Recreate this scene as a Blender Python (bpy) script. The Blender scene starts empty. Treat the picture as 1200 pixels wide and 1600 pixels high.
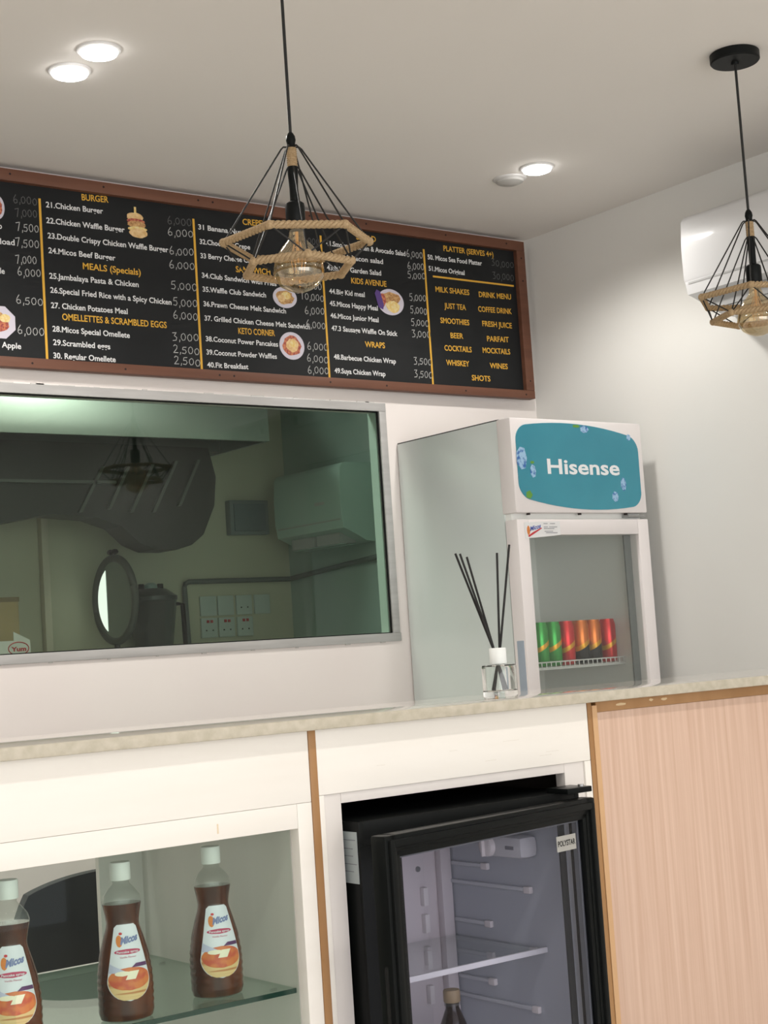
import bpy, bmesh, math, random
from mathutils import Vector, Matrix
S = bpy.context.scene
C = S.collection
# ---------------------------------------------------------------- camera
YAW, PITCH, ROLL = .6539, .0895, .06635
EYE = Vector((0, 0, 1.305))
def cam_axes():
    cy, sy, cp, sp = math.cos(YAW), math.sin(YAW), math.cos(PITCH), math.sin(PITCH)
    f = Vector((sy*cp, cy*cp, sp)); r = Vector((cy, -sy, 0)); d = f.cross(r)
    c, s = math.cos(ROLL), math.sin(ROLL)
    return c*r + s*d, -s*r + c*d, f
_r, _d, _f = cam_axes()
cd = bpy.data.cameras.new('camera'); cam = bpy.data.objects.new('camera', cd); C.objects.link(cam)
m = Matrix((_r, -_d, -_f)).transposed().to_4x4(); m.translation = EYE
cam.matrix_world = m
cd.lens = 2455*36/1600; cd.sensor_width = 36; cd.clip_start = .05
S.camera = cam
S.view_settings.view_transform = 'Standard'; S.view_settings.look = 'None'
S.view_settings.gamma = 1; S.view_settings.use_curve_mapping = False
S.view_settings.exposure = 0.0
# ---------------------------------------------------------------- light
w = bpy.data.worlds.new('world'); S.world = w; w.use_nodes = True
w.node_tree.nodes['Background'].inputs[0].default_value = (.95, .97, 1, 1)
w.node_tree.nodes['Background'].inputs[1].default_value = 1.55
def area(name, loc, rot, sx, sy, power, col):
    l = bpy.data.lights.new(name, 'AREA'); l.shape = 'RECTANGLE'; l.size = sx; l.size_y = sy
    l.energy = power; l.color = col
    o = bpy.data.objects.new(name, l); o.location = loc; o.rotation_euler = rot; C.objects.link(o); return o
area('shopfront_daylight', (.4, -3.1, 1.35), (math.radians(90), 0, 0), 5.2, 2.4, 90, (1, .97, .93))
area('kitchen_ceiling_light', (1.2, 4.30, 2.52), (0, 0, 0), .9, .15, 20, (1, .95, .8))
area('kitchen_lamp', (2.22, 4.17, 2.50), (0, 0, 0), .22, .12, 9, (.9, 1, .92))
SPOT_W = 26
# ---------------------------------------------------------------- materials
MATS = {}
def mat(name, col, rough=.5, metal=0, noise=None, bump=0, emit=None, estr=0, coat=0, spec=.5, trans=0, ior=1.45):
    if name in MATS: return MATS[name]
    M = bpy.data.materials.new(name); M.use_nodes = True; nt = M.node_tree; b = nt.nodes['Principled BSDF']
    b.inputs['Base Color'].default_value = (*col, 1); b.inputs['Roughness'].default_value = rough
    b.inputs['Metallic'].default_value = metal; b.inputs['Specular IOR Level'].default_value = spec
    b.inputs['Coat Weight'].default_value = coat; b.inputs['Coat Roughness'].default_value = .05
    b.inputs['Transmission Weight'].default_value = trans; b.inputs['IOR'].default_value = ior
    if emit: b.inputs['Emission Color'].default_value = (*emit, 1); b.inputs['Emission Strength'].default_value = estr
    if noise:   # (scale xyz, other colour, ramp lo, ramp hi, detail)
        sc, col2, lo, hi, det = noise
        tc = nt.nodes.new('ShaderNodeTexCoord'); mp = nt.nodes.new('ShaderNodeMapping')
        mp.inputs['Scale'].default_value = sc; nt.links.new(tc.outputs['Object'], mp.inputs[0])
        n = nt.nodes.new('ShaderNodeTexNoise'); n.inputs['Detail'].default_value = det
        n.inputs['Scale'].default_value = 1; nt.links.new(mp.outputs[0], n.inputs[0])
        r = nt.nodes.new('ShaderNodeValToRGB'); r.color_ramp.elements[0].position = lo; r.color_ramp.elements[1].position = hi
        r.color_ramp.elements[0].color = (*col, 1); r.color_ramp.elements[1].color = (*col2, 1)
        nt.links.new(n.outputs[0], r.inputs[0]); nt.links.new(r.outputs[0], b.inputs['Base Color'])
        if bump:
            bp = nt.nodes.new('ShaderNodeBump'); bp.inputs['Strength'].default_value = bump; bp.inputs['Distance'].default_value = .002
            nt.links.new(n.outputs[0], bp.inputs['Height']); nt.links.new(bp.outputs[0], b.inputs['Normal'])
    MATS[name] = M; return M
def pane(name, tint, gloss=(1, 1, 1), ior=1.5, rough=0, haze=0):
    if name in MATS: return MATS[name]
    M = bpy.data.materials.new(name); M.use_nodes = True; nt = M.node_tree; nt.nodes.clear()
    o = nt.nodes.new('ShaderNodeOutputMaterial'); mx = nt.nodes.new('ShaderNodeMixShader')
    t = nt.nodes.new('ShaderNodeBsdfTransparent'); t.inputs[0].default_value = (*tint, 1)
    g = nt.nodes.new('ShaderNodeBsdfGlossy'); g.inputs[0].default_value = (*gloss, 1); g.inputs['Roughness'].default_value = rough
    f = nt.nodes.new('ShaderNodeFresnel'); ge = nt.nodes.new('ShaderNodeNewGeometry')
    mr = nt.nodes.new('ShaderNodeMapRange'); mr.inputs[3].default_value = ior; mr.inputs[4].default_value = 1/ior
    nt.links.new(ge.outputs['Backfacing'], mr.inputs[0]); nt.links.new(mr.outputs[0], f.inputs[0])
    src = t.outputs[0]
    if haze:
        d = nt.nodes.new('ShaderNodeBsdfDiffuse'); d.inputs[0].default_value = (.8, .82, .8, 1)
        m2 = nt.nodes.new('ShaderNodeMixShader'); m2.inputs[0].default_value = haze
        nt.links.new(src, m2.inputs[1]); nt.links.new(d.outputs[0], m2.inputs[2]); src = m2.outputs[0]
    nt.links.new(f.outputs[0], mx.inputs[0]); nt.links.new(src, mx.inputs[1]); nt.links.new(g.outputs[0], mx.inputs[2])
    nt.links.new(mx.outputs[0], o.inputs[0]); MATS[name] = M; return M
def can_mat(name, top, low, cut):
    """printed can: two colours split on a slant with a gold slash between"""
    M = bpy.data.materials.new(name); M.use_nodes = True; nt = M.node_tree; b = nt.nodes['Principled BSDF']
    b.inputs['Roughness'].default_value = .22; b.inputs['Metallic'].default_value = .55
    tc = nt.nodes.new('ShaderNodeTexCoord'); sp = nt.nodes.new('ShaderNodeSeparateXYZ'); nt.links.new(tc.outputs['Object'], sp.inputs[0])
    a = nt.nodes.new('ShaderNodeMath'); a.operation = 'MULTIPLY_ADD'; a.inputs[1].default_value = -.62
    nt.links.new(sp.outputs[0], a.inputs[0]); nt.links.new(sp.outputs[2], a.inputs[2])
    r = nt.nodes.new('ShaderNodeMapRange'); r.inputs[1].default_value = 0; r.inputs[2].default_value = .135
    nt.links.new(a.outputs[0], r.inputs[0])
    cr = nt.nodes.new('ShaderNodeValToRGB'); cr.color_ramp.interpolation = 'CONSTANT'; e = cr.color_ramp.elements
    e[0].position = 0; e[0].color = (*low, 1); e[1].position = cut; e[1].color = (.85, .42, .03, 1)
    x = e.new(cut+.11); x.color = (*top, 1)
    nt.links.new(r.outputs[0], cr.inputs[0]); nt.links.new(cr.outputs[0], b.inputs['Base Color'])
    return M
white_wall = mat('painted_wall', (.76, .75, .72), .7, noise=((1.5, 1.5, 1.5), (.79, .78, .75), .3, .7, 4), spec=.2)
ceil_mat = mat('ceiling_paint', (.82, .785, .745), .8, noise=((.8, .8, .8), (.85, .815, .775), .3, .7, 3), spec=.1)
back_wall = mat('back_wall_paint', (.86, .79, .76), .6, noise=((2, 2, 2), (.88, .83, .79), .3, .7, 4), spec=.25)
floor_m = mat('floor_tile', (.62, .59, .54), .4)
alu = mat('grey_aluminium', (.46, .45, .44), .45, .3, noise=((6, 60, 60), (.54, .53, .52), .3, .7, 4))
blk = mat('black_plastic', (.006, .007, .007), .28, spec=.12)
blk_satin = mat('black_satin', (.007, .008, .008), .4, spec=.15)
hole_m = mat('groove_black', (.004, .004, .004), .8)
iron = mat('black_iron', (.010, .010, .010), .5)
rope_m = mat('hemp_rope', (.33, .23, .125), .9, noise=((300, 300, 300), (.48, .35, .21), .3, .7, 3), bump=.4, spec=.1)
frame_wood = mat('brown_board', (.115, .045, .026), .55, noise=((3, 30, 40), (.17, .070, .040), .25, .75, 6), bump=.2)
screw_m = mat('dark_screw', (.03, .02, .02), .5, .5)
chalk_bg = mat('chalkboard', (.008, .009, .010), .55, noise=((5, 5, 5), (.013, .014, .015), .3, .7, 5), spec=.3)
yel = mat('yellow_lettering', (.72, .40, .045), .6)
wht_t = mat('white_lettering', (.74, .74, .74), .6)
chalk = mat('chalk_line', (.50, .50, .49), .9); chalk_dim = mat('faint_chalk', (.13, .13, .13), .9)
lam = mat('cream_laminate', (.84, .80, .74), .32, noise=((3, 3, 25), (.88, .845, .79), .2, .8, 5), spec=.4)
lam_grey = mat('pale_board', (.70, .66, .63), .45, noise=((20, 20, 3), (.75, .71, .68), .2, .8, 3))
gold = mat('brown_edge_band', (.33, .17, .065), .35, noise=((15, 15, 2), (.42, .23, .10), .3, .7, 3))
stone_edge = mat('quartz_edge', (.44, .40, .31), .45, noise=((55, 55, 55), (.55, .50, .41), .3, .65, 6), bump=.3)
stone_top = mat('quartz_polished', (.60, .56, .50), .04, noise=((30, 30, 30), (.68, .64, .58), .3, .7, 5), spec=.6)
oak = mat('pink_oak_laminate', (.55, .365, .27), .38, noise=((95, 40, 2.0), (.69, .50, .395), .25, .75, 12), bump=.1, spec=.35)
fr_white = mat('fridge_white', (.83, .78, .77), .3, coat=.3)
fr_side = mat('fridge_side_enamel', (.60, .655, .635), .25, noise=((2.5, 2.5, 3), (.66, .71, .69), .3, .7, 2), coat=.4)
liner = mat('fridge_liner', (.86, .87, .84), .45); liner_b = mat('fridge_liner_back', (.72, .66, .67), .45)
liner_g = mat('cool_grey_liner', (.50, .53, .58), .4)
teal = mat('teal_sign', (.030, .245, .335), .3, noise=((5, 5, 5), (.045, .29, .38), .3, .7, 2), coat=.3)
sign_w = mat('sign_white', (.85, .86, .87), .5)
ice = mat('ice_print', (.35, .55, .75), .4, noise=((90, 90, 90), (.04, .14, .42), .45, .6, 3)); leaf = mat('leaf_print', (.13, .33, .05), .5)
paper = mat('white_paper', (.80, .80, .80), .6); ink = mat('grey_ink', (.22, .22, .25), .6)
redp = mat('red_print', (.55, .04, .05), .5); bluep = mat('blue_print', (.06, .10, .42), .5); orangep = mat('orange_print', (.68, .22, .05), .5)
navyp = mat('navy_print', (.18, .22, .42), .5); pinkp = mat('crimson_print', (.48, .05, .12), .45)
glass_dark = pane('smoked_window_glass', (.74, .79, .75), ior=1.32)
glass_clear = pane('clear_pane', (.93, .96, .95), ior=1.45)
glass_haze = pane('hazed_door_glass', (.95, .965, .955), ior=1.3, haze=.03)  # faint white haze mixed into the clear glass
glass_case = pane('display_pane', (.915, .955, .93), ior=1.22)
glass_shelf = pane('shelf_glass', (.80, .90, .85), ior=1.5); shelf_edge = mat('green_glass_edge', (.02, .05, .04), .15, coat=.5)
bulb_g = pane('amber_bulb_glass', (.88, .78, .60), (1, .95, .84), ior=2.5)
clear_plastic = pane('clear_plastic', (.90, .92, .90), ior=1.5, haze=.05)
thick_glass = mat('thick_glass', (.97, .99, .98), .0, trans=1, ior=1.45)
syrup = mat('syrup', (.045, .011, .005), .12, noise=((35, 35, 7), (.15, .042, .015), .38, .72, 2), coat=.25)
cap_w = mat('white_cap', (.80, .82, .80), .4); label_w = mat('label_white', (.72, .74, .80), .35)
pan_o = mat('pancake_orange', (.66, .20, .06), .4, noise=((60, 60, 60), (.55, .10, .05), .4, .6, 2)); pan_y = mat('pancake_side', (.72, .52, .25), .45, noise=((10, 10, 260), (.50, .22, .08), .5, .6, 2)); butter = mat('butter', (.85, .80, .62), .4)
steel = mat('hood_steel', (.50, .56, .52), .28, .9); dark_steel = mat('dark_steel', (.10, .11, .10), .4, .6)
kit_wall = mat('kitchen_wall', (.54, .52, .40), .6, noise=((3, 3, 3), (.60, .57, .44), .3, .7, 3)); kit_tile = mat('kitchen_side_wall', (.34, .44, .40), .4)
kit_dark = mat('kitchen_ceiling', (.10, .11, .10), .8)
reveal_m = mat('reveal_paint', (.50, .62, .56), .5)
ac_w = mat('ac_white', (.72, .72, .73), .4, coat=.35); ac_g = mat('ac_grey', (.42, .42, .42), .5)
lens_on = mat('lamp_lens_lit', (1, 1, 1), .5, emit=(1, .98, .96), estr=14); lens_off = mat('lamp_lens_unlit', (.55, .54, .52), .3)
trim_w = mat('lamp_trim', (.72, .71, .70), .35)
reed_m = mat('black_reed', (.012, .011, .011), .7)
# ---------------------------------------------------------------- mesh helpers
def xf(bm, start, M):
    bm.verts.ensure_lookup_table()
    bmesh.ops.transform(bm, matrix=M, verts=bm.verts[start:])
def box(bm, x0, x1, y0, y1, z0, z1, bev=0, seg=2):
    n = len(bm.verts)
    g = bmesh.ops.create_cube(bm, size=1)
    for v in g['verts']: v.co = Vector(((x0+x1)/2+v.co.x*(x1-x0), (y0+y1)/2+v.co.y*(y1-y0), (z0+z1)/2+v.co.z*(z1-z0)))
    if bev:
        bmesh.ops.bevel(bm, geom=list({e for v in g['verts'] for e in v.link_edges}), offset=bev, segments=seg, affect='EDGES', profile=.6)
    return bm
def cyl(bm, p, q, r, r2=None, n=16, cap=True):
    p, q = Vector(p), Vector(q); d = q-p
    g = bmesh.ops.create_cone(bm, cap_ends=cap, segments=n, radius1=r, radius2=r if r2 is None else r2, depth=d.length)
    R = d.to_track_quat('Z', 'Y').to_matrix().to_4x4(); R.translation = (p+q)/2
    bmesh.ops.transform(bm, matrix=R, verts=g['verts']); return bm
def lathe(bm, prof, n=32, sy=1, loc=(0, 0, 0), ribs=None):
    rings = []
    for r, z in prof:
        ring = []
        for i in range(n):
            a = 2*math.pi*i/n; k = 1 if not ribs else ribs(a, z)
            ring.append(bm.verts.new((loc[0]+r*k*math.cos(a), loc[1]+r*k*math.sin(a)*sy, loc[2]+z)))
        rings.append(ring)
    for a, b in zip(rings, rings[1:]):
        for i in range(n): bm.faces.new((a[i], a[(i+1) % n], b[(i+1) % n], b[i]))
    if prof[0][0] > 1e-5: bm.faces.new(rings[0][::-1])
    if prof[-1][0] > 1e-5: bm.faces.new(rings[-1])
    return bm
def tube(bm, pts, r, n=8, closed=False):
    pts = [Vector(p) for p in pts]; rings = []
    N = len(pts); up = Vector((.13, .29, .95)).normalized()
    for i, p in enumerate(pts):
        a = pts[(i-1) % N] if (closed or i) else p; b = pts[(i+1) % N] if (closed or i < N-1) else p
        d = (b-a).normalized(); x = d.cross(up)
        if x.length < .05: x = d.cross(Vector((1, 0, 0)))
        x.normalize(); y = d.cross(x)
        rings.append([bm.verts.new(p+(x*math.cos(2*math.pi*k/n)+y*math.sin(2*math.pi*k/n))*r) for k in range(n)])
    for i in range(N if closed else N-1):
        a, b = rings[i], rings[(i+1) % N]
        for k in range(n): bm.faces.new((a[k], a[(k+1) % n], b[(k+1) % n], b[k]))
    if not closed: bm.faces.new(rings[0][::-1]); bm.faces.new(rings[-1])
    return bm
def prism(bm, poly, fn, h):
    """poly: 2-D outline, fn(u,v,w)->point, w from 0 to h"""
    a = [bm.verts.new(fn(u, v, 0)) for u, v in poly]; b = [bm.verts.new(fn(u, v, h)) for u, v in poly]
    n = len(poly)
    bm.faces.new(a[::-1]); bm.faces.new(b)
    for i in range(n): bm.faces.new((a[i], a[(i+1) % n], b[(i+1) % n], b[i]))
    return bm
def obj(name, bm, m, parent=None, smooth=False, kind=None, label=None):
    bmesh.ops.recalc_face_normals(bm, faces=bm.faces)
    me = bpy.data.meshes.new(name); bm.to_mesh(me); bm.free()
    ms = m if isinstance(m, (list, tuple)) else [m]
    for q in ms: me.materials.append(q)
    if smooth:
        me.shade_smooth() if hasattr(me, 'shade_smooth') else None
        try: me.set_sharp_from_angle(angle=math.radians(38))
        except Exception: pass
    o = bpy.data.objects.new(name, me); C.objects.link(o)
    if parent: o.parent = parent
    if kind: o['kind'] = kind
    if label: o['label'] = label
    return o
B = bmesh.new
def bxo(name, m, parent, *a, bev=0, **k): return obj(name, box(B(), *a, bev=bev), m, parent, smooth=bool(bev), **k)
def tag(o, label, cat, group=None):
    o['label'] = label; o['category'] = cat
    if group: o['group'] = group
    return o
def thing(name, label, cat, loc=(0, 0, 0), rz=0, group=None):
    o = bpy.data.objects.new(name, None); o.empty_display_size = .05; C.objects.link(o)
    o.location = loc; o.rotation_euler = (0, 0, rz); return tag(o, label, cat, group)
def structure(name, bm, m, parent=None): return obj(name, bm, m, parent, kind=None if parent else 'structure')
def copy_tree(o, parent=None):
    c = o.copy(); C.objects.link(c)
    if parent: c.parent = parent
    for ch in list(o.children): copy_tree(ch, c)
    return c
_fc = {}
def glyphs(s, bold=0.0):
    """flat lettering as (verts, faces), cap height 1, starting at x=0"""
    k = (s, bold)
    if k in _fc: return _fc[k]
    cu = bpy.data.curves.new('t', 'FONT'); cu.body = s; cu.size = 1; cu.offset = bold; cu.resolution_u = 3
    o = bpy.data.objects.new('t', cu); C.objects.link(o)
    bpy.context.view_layer.update()
    me = bpy.data.meshes.new_from_object(o.evaluated_get(bpy.context.evaluated_depsgraph_get()))
    V = [(v.co.x, v.co.y) for v in me.vertices]; F = [tuple(p.vertices) for p in me.polygons]
    bpy.data.objects.remove(o); bpy.data.curves.remove(cu); bpy.data.meshes.remove(me)
    x0 = min(v[0] for v in V); wd = max(v[0] for v in V)-x0
    _fc[k] = ([((v[0]-x0)/wd, v[1]/.729) for v in V], F); return _fc[k]
def letters(name, s, m, parent, fn, width, h, bold=0.02, slant=0):
    V, F = glyphs(s, bold); bm = B()
    vs = [bm.verts.new(fn(u*width+slant*v*h, v*h)) for u, v in V]
    for f in F:
        try: bm.faces.new([vs[i] for i in f])
        except ValueError: pass
    me = bpy.data.meshes.new(name); bm.to_mesh(me); bm.free(); me.materials.append(m)
    o = bpy.data.objects.new(name, me); C.objects.link(o); o.parent = parent; return o
DIG = {'0': [[(.5, 1), (.15, .8), (.05, .4), (.3, .02), (.7, .1), (.9, .5), (.75, .9), (.5, 1)]],
 '1': [[(.5, 1), (.5, 0)]], '2': [[(.1, .8), (.35, 1), (.75, .85), (.7, .55), (.1, 0), (.9, .05)]],
 '3': [[(.1, .95), (.8, 1), (.4, .6), (.85, .4), (.7, .05), (.1, 0)]],
 '5': [[(.85, 1), (.25, .95), (.15, .55), (.65, .6), (.85, .3), (.6, 0), (.1, .05)]],
 '6': [[(.6, 1), (.2, .6), (.08, .25), (.35, 0), (.8, .1), (.8, .4), (.45, .5), (.12, .3)]],
 '7': [[(.05, .9), (.85, 1), (.4, 0)]], ',': [[(.6, .12), (.35, -.2)]]}
def scrawl(name, s, m, parent, fn, width, h, seed, th=.0021):
    rnd = random.Random(seed); bm = B(); n = sum(.35 if c == ',' else 1 for c in s); x = 0; st = width/n
    for k, c in enumerate(s):
        cw = st*(.35 if c == ',' else 1); hh = h*(1 if k == 0 else .78+.12*rnd.random()); dy = rnd.uniform(-.05, .08)*h
        for ln in DIG[c]:
            P = [Vector((x+px*cw*.84, dy+py*hh)) for px, py in ln]
            L = []
            for i, (a, b) in enumerate(zip(P, P[1:])):
                d = (b-a).normalized()*th*.35; nn = Vector((-d.y, d.x)).normalized()*th/2
                q = [a-d+nn, b+d+nn, b+d-nn, a-d-nn]
                bm.faces.new([bm.verts.new(fn(t.x, t.y)) for t in q][::-1])
        x += cw
    me = bpy.data.meshes.new(name); bm.to_mesh(me); bm.free(); me.materials.append(m)
    o = bpy.data.objects.new(name, me); C.objects.link(o); o.parent = parent; return o
MENU=[
('w', 'o', 1.753, 2.531, 1.764, 2.531),
('w', 'yload', 1.743, 2.488, 1.799, 2.489),
('w', 'le', 1.753, 2.406, 1.766, 2.406),
('w', 'Apple', 1.748, 2.202, 1.804, 2.201),
('w', '21.Chicken Burger', 1.897, 2.608, 2.073, 2.61),
('w', '22.Chicken Waffle Burger', 1.896, 2.563, 2.139, 2.563),
('w', '23.Double Crispy Chicken Waffle Burger', 1.898, 2.52, 2.279, 2.519),
('w', '24.Micos Beef Burger', 1.898, 2.478, 2.105, 2.477),
('w', '25.Jambalaya Pasta & Chicken', 1.897, 2.406, 2.175, 2.406),
('w', '26.Special Fried Rice with a Spicy Chicken', 1.898, 2.366, 2.28, 2.363),
('w', '27. Chicken Potatoes Meal', 1.898, 2.323, 2.135, 2.324),
('w', '28.Micos Special Omellete', 1.899, 2.257, 2.138, 2.255),
('w', '29.Scrambled eggs', 1.899, 2.219, 2.074, 2.218),
('w', '30. Regular Omellete', 1.898, 2.182, 2.089, 2.182),
('y', 'BURGER', 2.008, 2.643, 2.092, 2.646),
('y', 'MEALS (Specials)', 2.001, 2.444, 2.184, 2.443),
('y', 'OMELLETTES & SCRAMBLED EGGS', 1.93, 2.293, 2.26, 2.294),
('d', '6,000', 1.8, 2.611, 1.874, 2.614),
('d', '7,000', 1.804, 2.574, 1.872, 2.579),
('d', '7,500', 1.805, 2.534, 1.875, 2.537),
('d', '7,500', 1.801, 2.49, 1.874, 2.491),
('d', '7,000', 1.799, 2.443, 1.864, 2.446),
('d', '6,000', 1.803, 2.408, 1.875, 2.41),
('d', '6,500', 1.795, 2.329, 1.878, 2.331),
('d', '6,000', 1.795, 2.246, 1.878, 2.247),
('d', '6,000', 2.281, 2.608, 2.366, 2.611),
('d', '6,000', 2.28, 2.573, 2.37, 2.576),
('d', '6,000', 2.282, 2.517, 2.368, 2.521),
('d', '6,000', 2.279, 2.477, 2.369, 2.479),
('d', '5,000', 2.281, 2.414, 2.373, 2.416),
('d', '5,000', 2.285, 2.366, 2.371, 2.365),
('d', '6,000', 2.283, 2.328, 2.37, 2.327),
('d', '3,000', 2.276, 2.262, 2.369, 2.264),
('d', '2,500', 2.277, 2.225, 2.369, 2.222),
('d', '2,500', 2.278, 2.192, 2.37, 2.189),
('w', '31 Banana Nutella', 2.385, 2.6, 2.57, 2.6),
('w', '32.Chocolate Crepe', 2.387, 2.556, 2.564, 2.557),
('w', '33 Berry Cheese Crepe', 2.387, 2.513, 2.592, 2.516),
('w', '34.Club Sandwich with Fries', 2.388, 2.454, 2.652, 2.452),
('w', '35.Waffle Club Sandwich', 2.388, 2.412, 2.611, 2.413),
('w', '36.Prawn Cheese Melt Sandwich', 2.388, 2.368, 2.681, 2.369),
('w', '37. Grilled Chicken Cheese Melt Sandwich', 2.389, 2.325, 2.767, 2.326),
('w', '38.Coconut Power Pancakes', 2.389, 2.263, 2.644, 2.263),
('w', '39.Coconut Powder Waffles', 2.389, 2.223, 2.637, 2.225),
('w', '40.Fit Breakfast', 2.389, 2.185, 2.532, 2.187),
('y', 'CREPES', 2.542, 2.634, 2.625, 2.637),
('y', 'SANDWICH', 2.508, 2.484, 2.632, 2.487),
('y', 'KETO CORNER', 2.504, 2.295, 2.635, 2.297),
('d', '5,000', 2.757, 2.6, 2.827, 2.601),
('d', '5,000', 2.753, 2.461, 2.824, 2.459),
('d', '10,000', 2.738, 2.423, 2.83, 2.422),
('d', '6,000', 2.751, 2.378, 2.829, 2.379),
('d', '6,000', 2.753, 2.334, 2.829, 2.332),
('d', '6,000', 2.752, 2.265, 2.834, 2.265),
('d', '6,000', 2.748, 2.227, 2.832, 2.226),
('d', '6,000', 2.748, 2.191, 2.831, 2.191),
('w', '41.Smoked Chicken & Avocado Salad', 2.849, 2.601, 3.166, 2.599),
('w', '42.Beef, bacon salad', 2.851, 2.563, 3.071, 2.563),
('w', '43.Micos Garden Salad', 2.846, 2.522, 3.06, 2.524),
('w', '44.Big Kid meal', 2.849, 2.447, 2.988, 2.447),
('w', '45.Micos Happy Meal', 2.848, 2.408, 3.037, 2.407),
('w', '46.Micos Junior Meal', 2.848, 2.369, 3.037, 2.369),
('w', '47.3 Sausage Waffle On Stick', 2.849, 2.329, 3.11, 2.329),
('w', '48.Barbecue Chicken Wrap', 2.851, 2.238, 3.096, 2.238),
('w', '49.Suya Chicken Wrap', 2.85, 2.194, 3.05, 2.194),
('w', '50. Micos Sea Food Platter', 3.259, 2.598, 3.496, 2.6),
('w', '51.Micos Original', 3.26, 2.56, 3.415, 2.559),
('y', 'SALAD', 2.969, 2.635, 3.048, 2.634),
('y', 'KIDS AVENUE', 2.938, 2.489, 3.079, 2.49),
('y', 'WRAPS', 2.976, 2.286, 3.056, 2.287),
('y', 'PLATTER (SERVES 4+)', 3.33, 2.635, 3.551, 2.636),
('y', 'MILK SHAKES', 3.283, 2.492, 3.43, 2.493),
('y', 'DRINK MENU', 3.472, 2.491, 3.618, 2.494),
('y', 'JUST TEA', 3.316, 2.439, 3.41, 2.44),
('y', 'COFFEE DRINK', 3.464, 2.44, 3.616, 2.443),
('y', 'SMOOTHIES', 3.295, 2.388, 3.42, 2.389),
('y', 'FRESH JUICE', 3.478, 2.391, 3.612, 2.393),
('y', 'BEER', 3.334, 2.34, 3.389, 2.341),
('y', 'PARFAIT', 3.494, 2.34, 3.593, 2.343),
('y', 'COCKTAILS', 3.304, 2.296, 3.422, 2.297),
('y', 'MOCKTAILS', 3.471, 2.299, 3.595, 2.301),
('y', 'WHISKEY', 3.307, 2.247, 3.407, 2.248),
('y', 'WINES', 3.498, 2.248, 3.579, 2.249),
('y', 'SHOTS', 3.414, 2.202, 3.496, 2.202),
('d', '6,000', 3.17, 2.6, 3.241, 2.601),
('d', '6,000', 3.171, 2.561, 3.244, 2.562),
('d', '5,000', 3.169, 2.529, 3.247, 2.531),
('d', '5,000', 3.17, 2.456, 3.243, 2.457),
('d', '5,000', 3.17, 2.414, 3.243, 2.413),
('d', '5,000', 3.17, 2.373, 3.247, 2.373),
('d', '3,000', 3.17, 2.335, 3.252, 2.335),
('d', '3,500', 3.17, 2.245, 3.248, 2.243),
('d', '3,500', 3.168, 2.202, 3.248, 2.2),
('d', '30,000', 3.539, 2.607, 3.645, 2.609),
('d', '30,000', 3.54, 2.562, 3.641, 2.563)
]
# ================================================================ the room
YW, XR, ZC = 3.95, 3.72, 2.706
structure('floor', box(B(), -2.6, XR+.1, -3.2, YW, -.06, 0), floor_m)
structure('ceiling', box(B(), -2.6, XR+.1, -3.2, YW+.05, ZC, ZC+.08), ceil_mat)
structure('wall_right', box(B(), XR, XR+.1, -3.2, YW+.05, 0, ZC), white_wall)
structure('wall_left', box(B(), -2.7, -2.6, -3.2, YW+.05, 0, ZC), white_wall)
GX0, GX1, GZ0, GZ1 = .55, 3.03, 1.367, 2.075
bm = B(); TH = .048
box(bm, -2.6, GX0, YW, YW+TH, 0, ZC); box(bm, GX1, XR, YW, YW+TH, 0, ZC)
box(bm, GX0, GX1, YW, YW+TH, 0, GZ0); box(bm, GX0, GX1, YW, YW+TH, GZ1, ZC)
bw = structure('wall_back', bm, back_wall)
# kitchen window: aluminium frame flush on the wall, smoked pane
win = box(B(), GX0-.027, GX1+.027, YW-.006, YW+.004, GZ1, GZ1+.027, bev=.0015)
win = structure('window_1', win, alu)
bxo('window_frame', alu, win, GX0-.027, GX1+.030, YW-.006, YW+.004, GZ0-.026, GZ0, bev=.0015)
bxo('window_frame', alu, win, GX1, GX1+.027, YW-.006, YW+.004, GZ0, GZ1, bev=.0015)
bxo('window_frame', alu, win, GX0-.027, GX0, YW-.006, YW+.004, GZ0, GZ1, bev=.0015)
bm = B(); r = .003
box(bm, GX0, GX1, YW+.002, YW+.009, GZ1-.003, GZ1); box(bm, GX0, GX1, YW+.002, YW+.009, GZ0, GZ0+.003)
box(bm, GX1-.0025, GX1, YW+.002, YW+.009, GZ0, GZ1)
obj('rubber_gasket', bm, hole_m, win)
bxo('glass_pane', glass_dark, win, GX0, GX1, YW+.010, YW+.014, GZ0, GZ1)
bm = B()      # ragged paint and sealant along the frame
rnd = random.Random(4)
for k in range(46):
    x = .6+k*.053+rnd.uniform(-.02, .02); l = rnd.uniform(.012, .05)
    box(bm, x, x+l, YW-.004, YW-.001, GZ1+.026, GZ1+.0275+rnd.uniform(0, .0028))
    if k % 3 == 0: box(bm, x, x+l*.5, YW-.004, YW-.001, GZ0-.0275-rnd.uniform(0, .002), GZ0-.0255)
obj('sealant_bead', bm, mat('sealant', (.62, .60, .57), .7), win)
bxo('window_reveal', reveal_m, win, GX1-.004, GX1-.0003, YW+.014, YW+TH+.004, GZ0, GZ1)
# kitchen shell
KX, KY, KZ = 3.36, 5.0, 2.60
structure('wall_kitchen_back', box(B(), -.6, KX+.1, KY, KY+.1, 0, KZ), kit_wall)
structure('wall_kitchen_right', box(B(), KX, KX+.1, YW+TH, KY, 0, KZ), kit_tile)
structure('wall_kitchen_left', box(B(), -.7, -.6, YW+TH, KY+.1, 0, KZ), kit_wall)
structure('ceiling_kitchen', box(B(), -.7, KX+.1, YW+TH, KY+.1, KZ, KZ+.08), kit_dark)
structure('floor_kitchen', box(B(), -.7, KX+.1, YW+TH, KY+.1, -.06, 0), floor_m)
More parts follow.
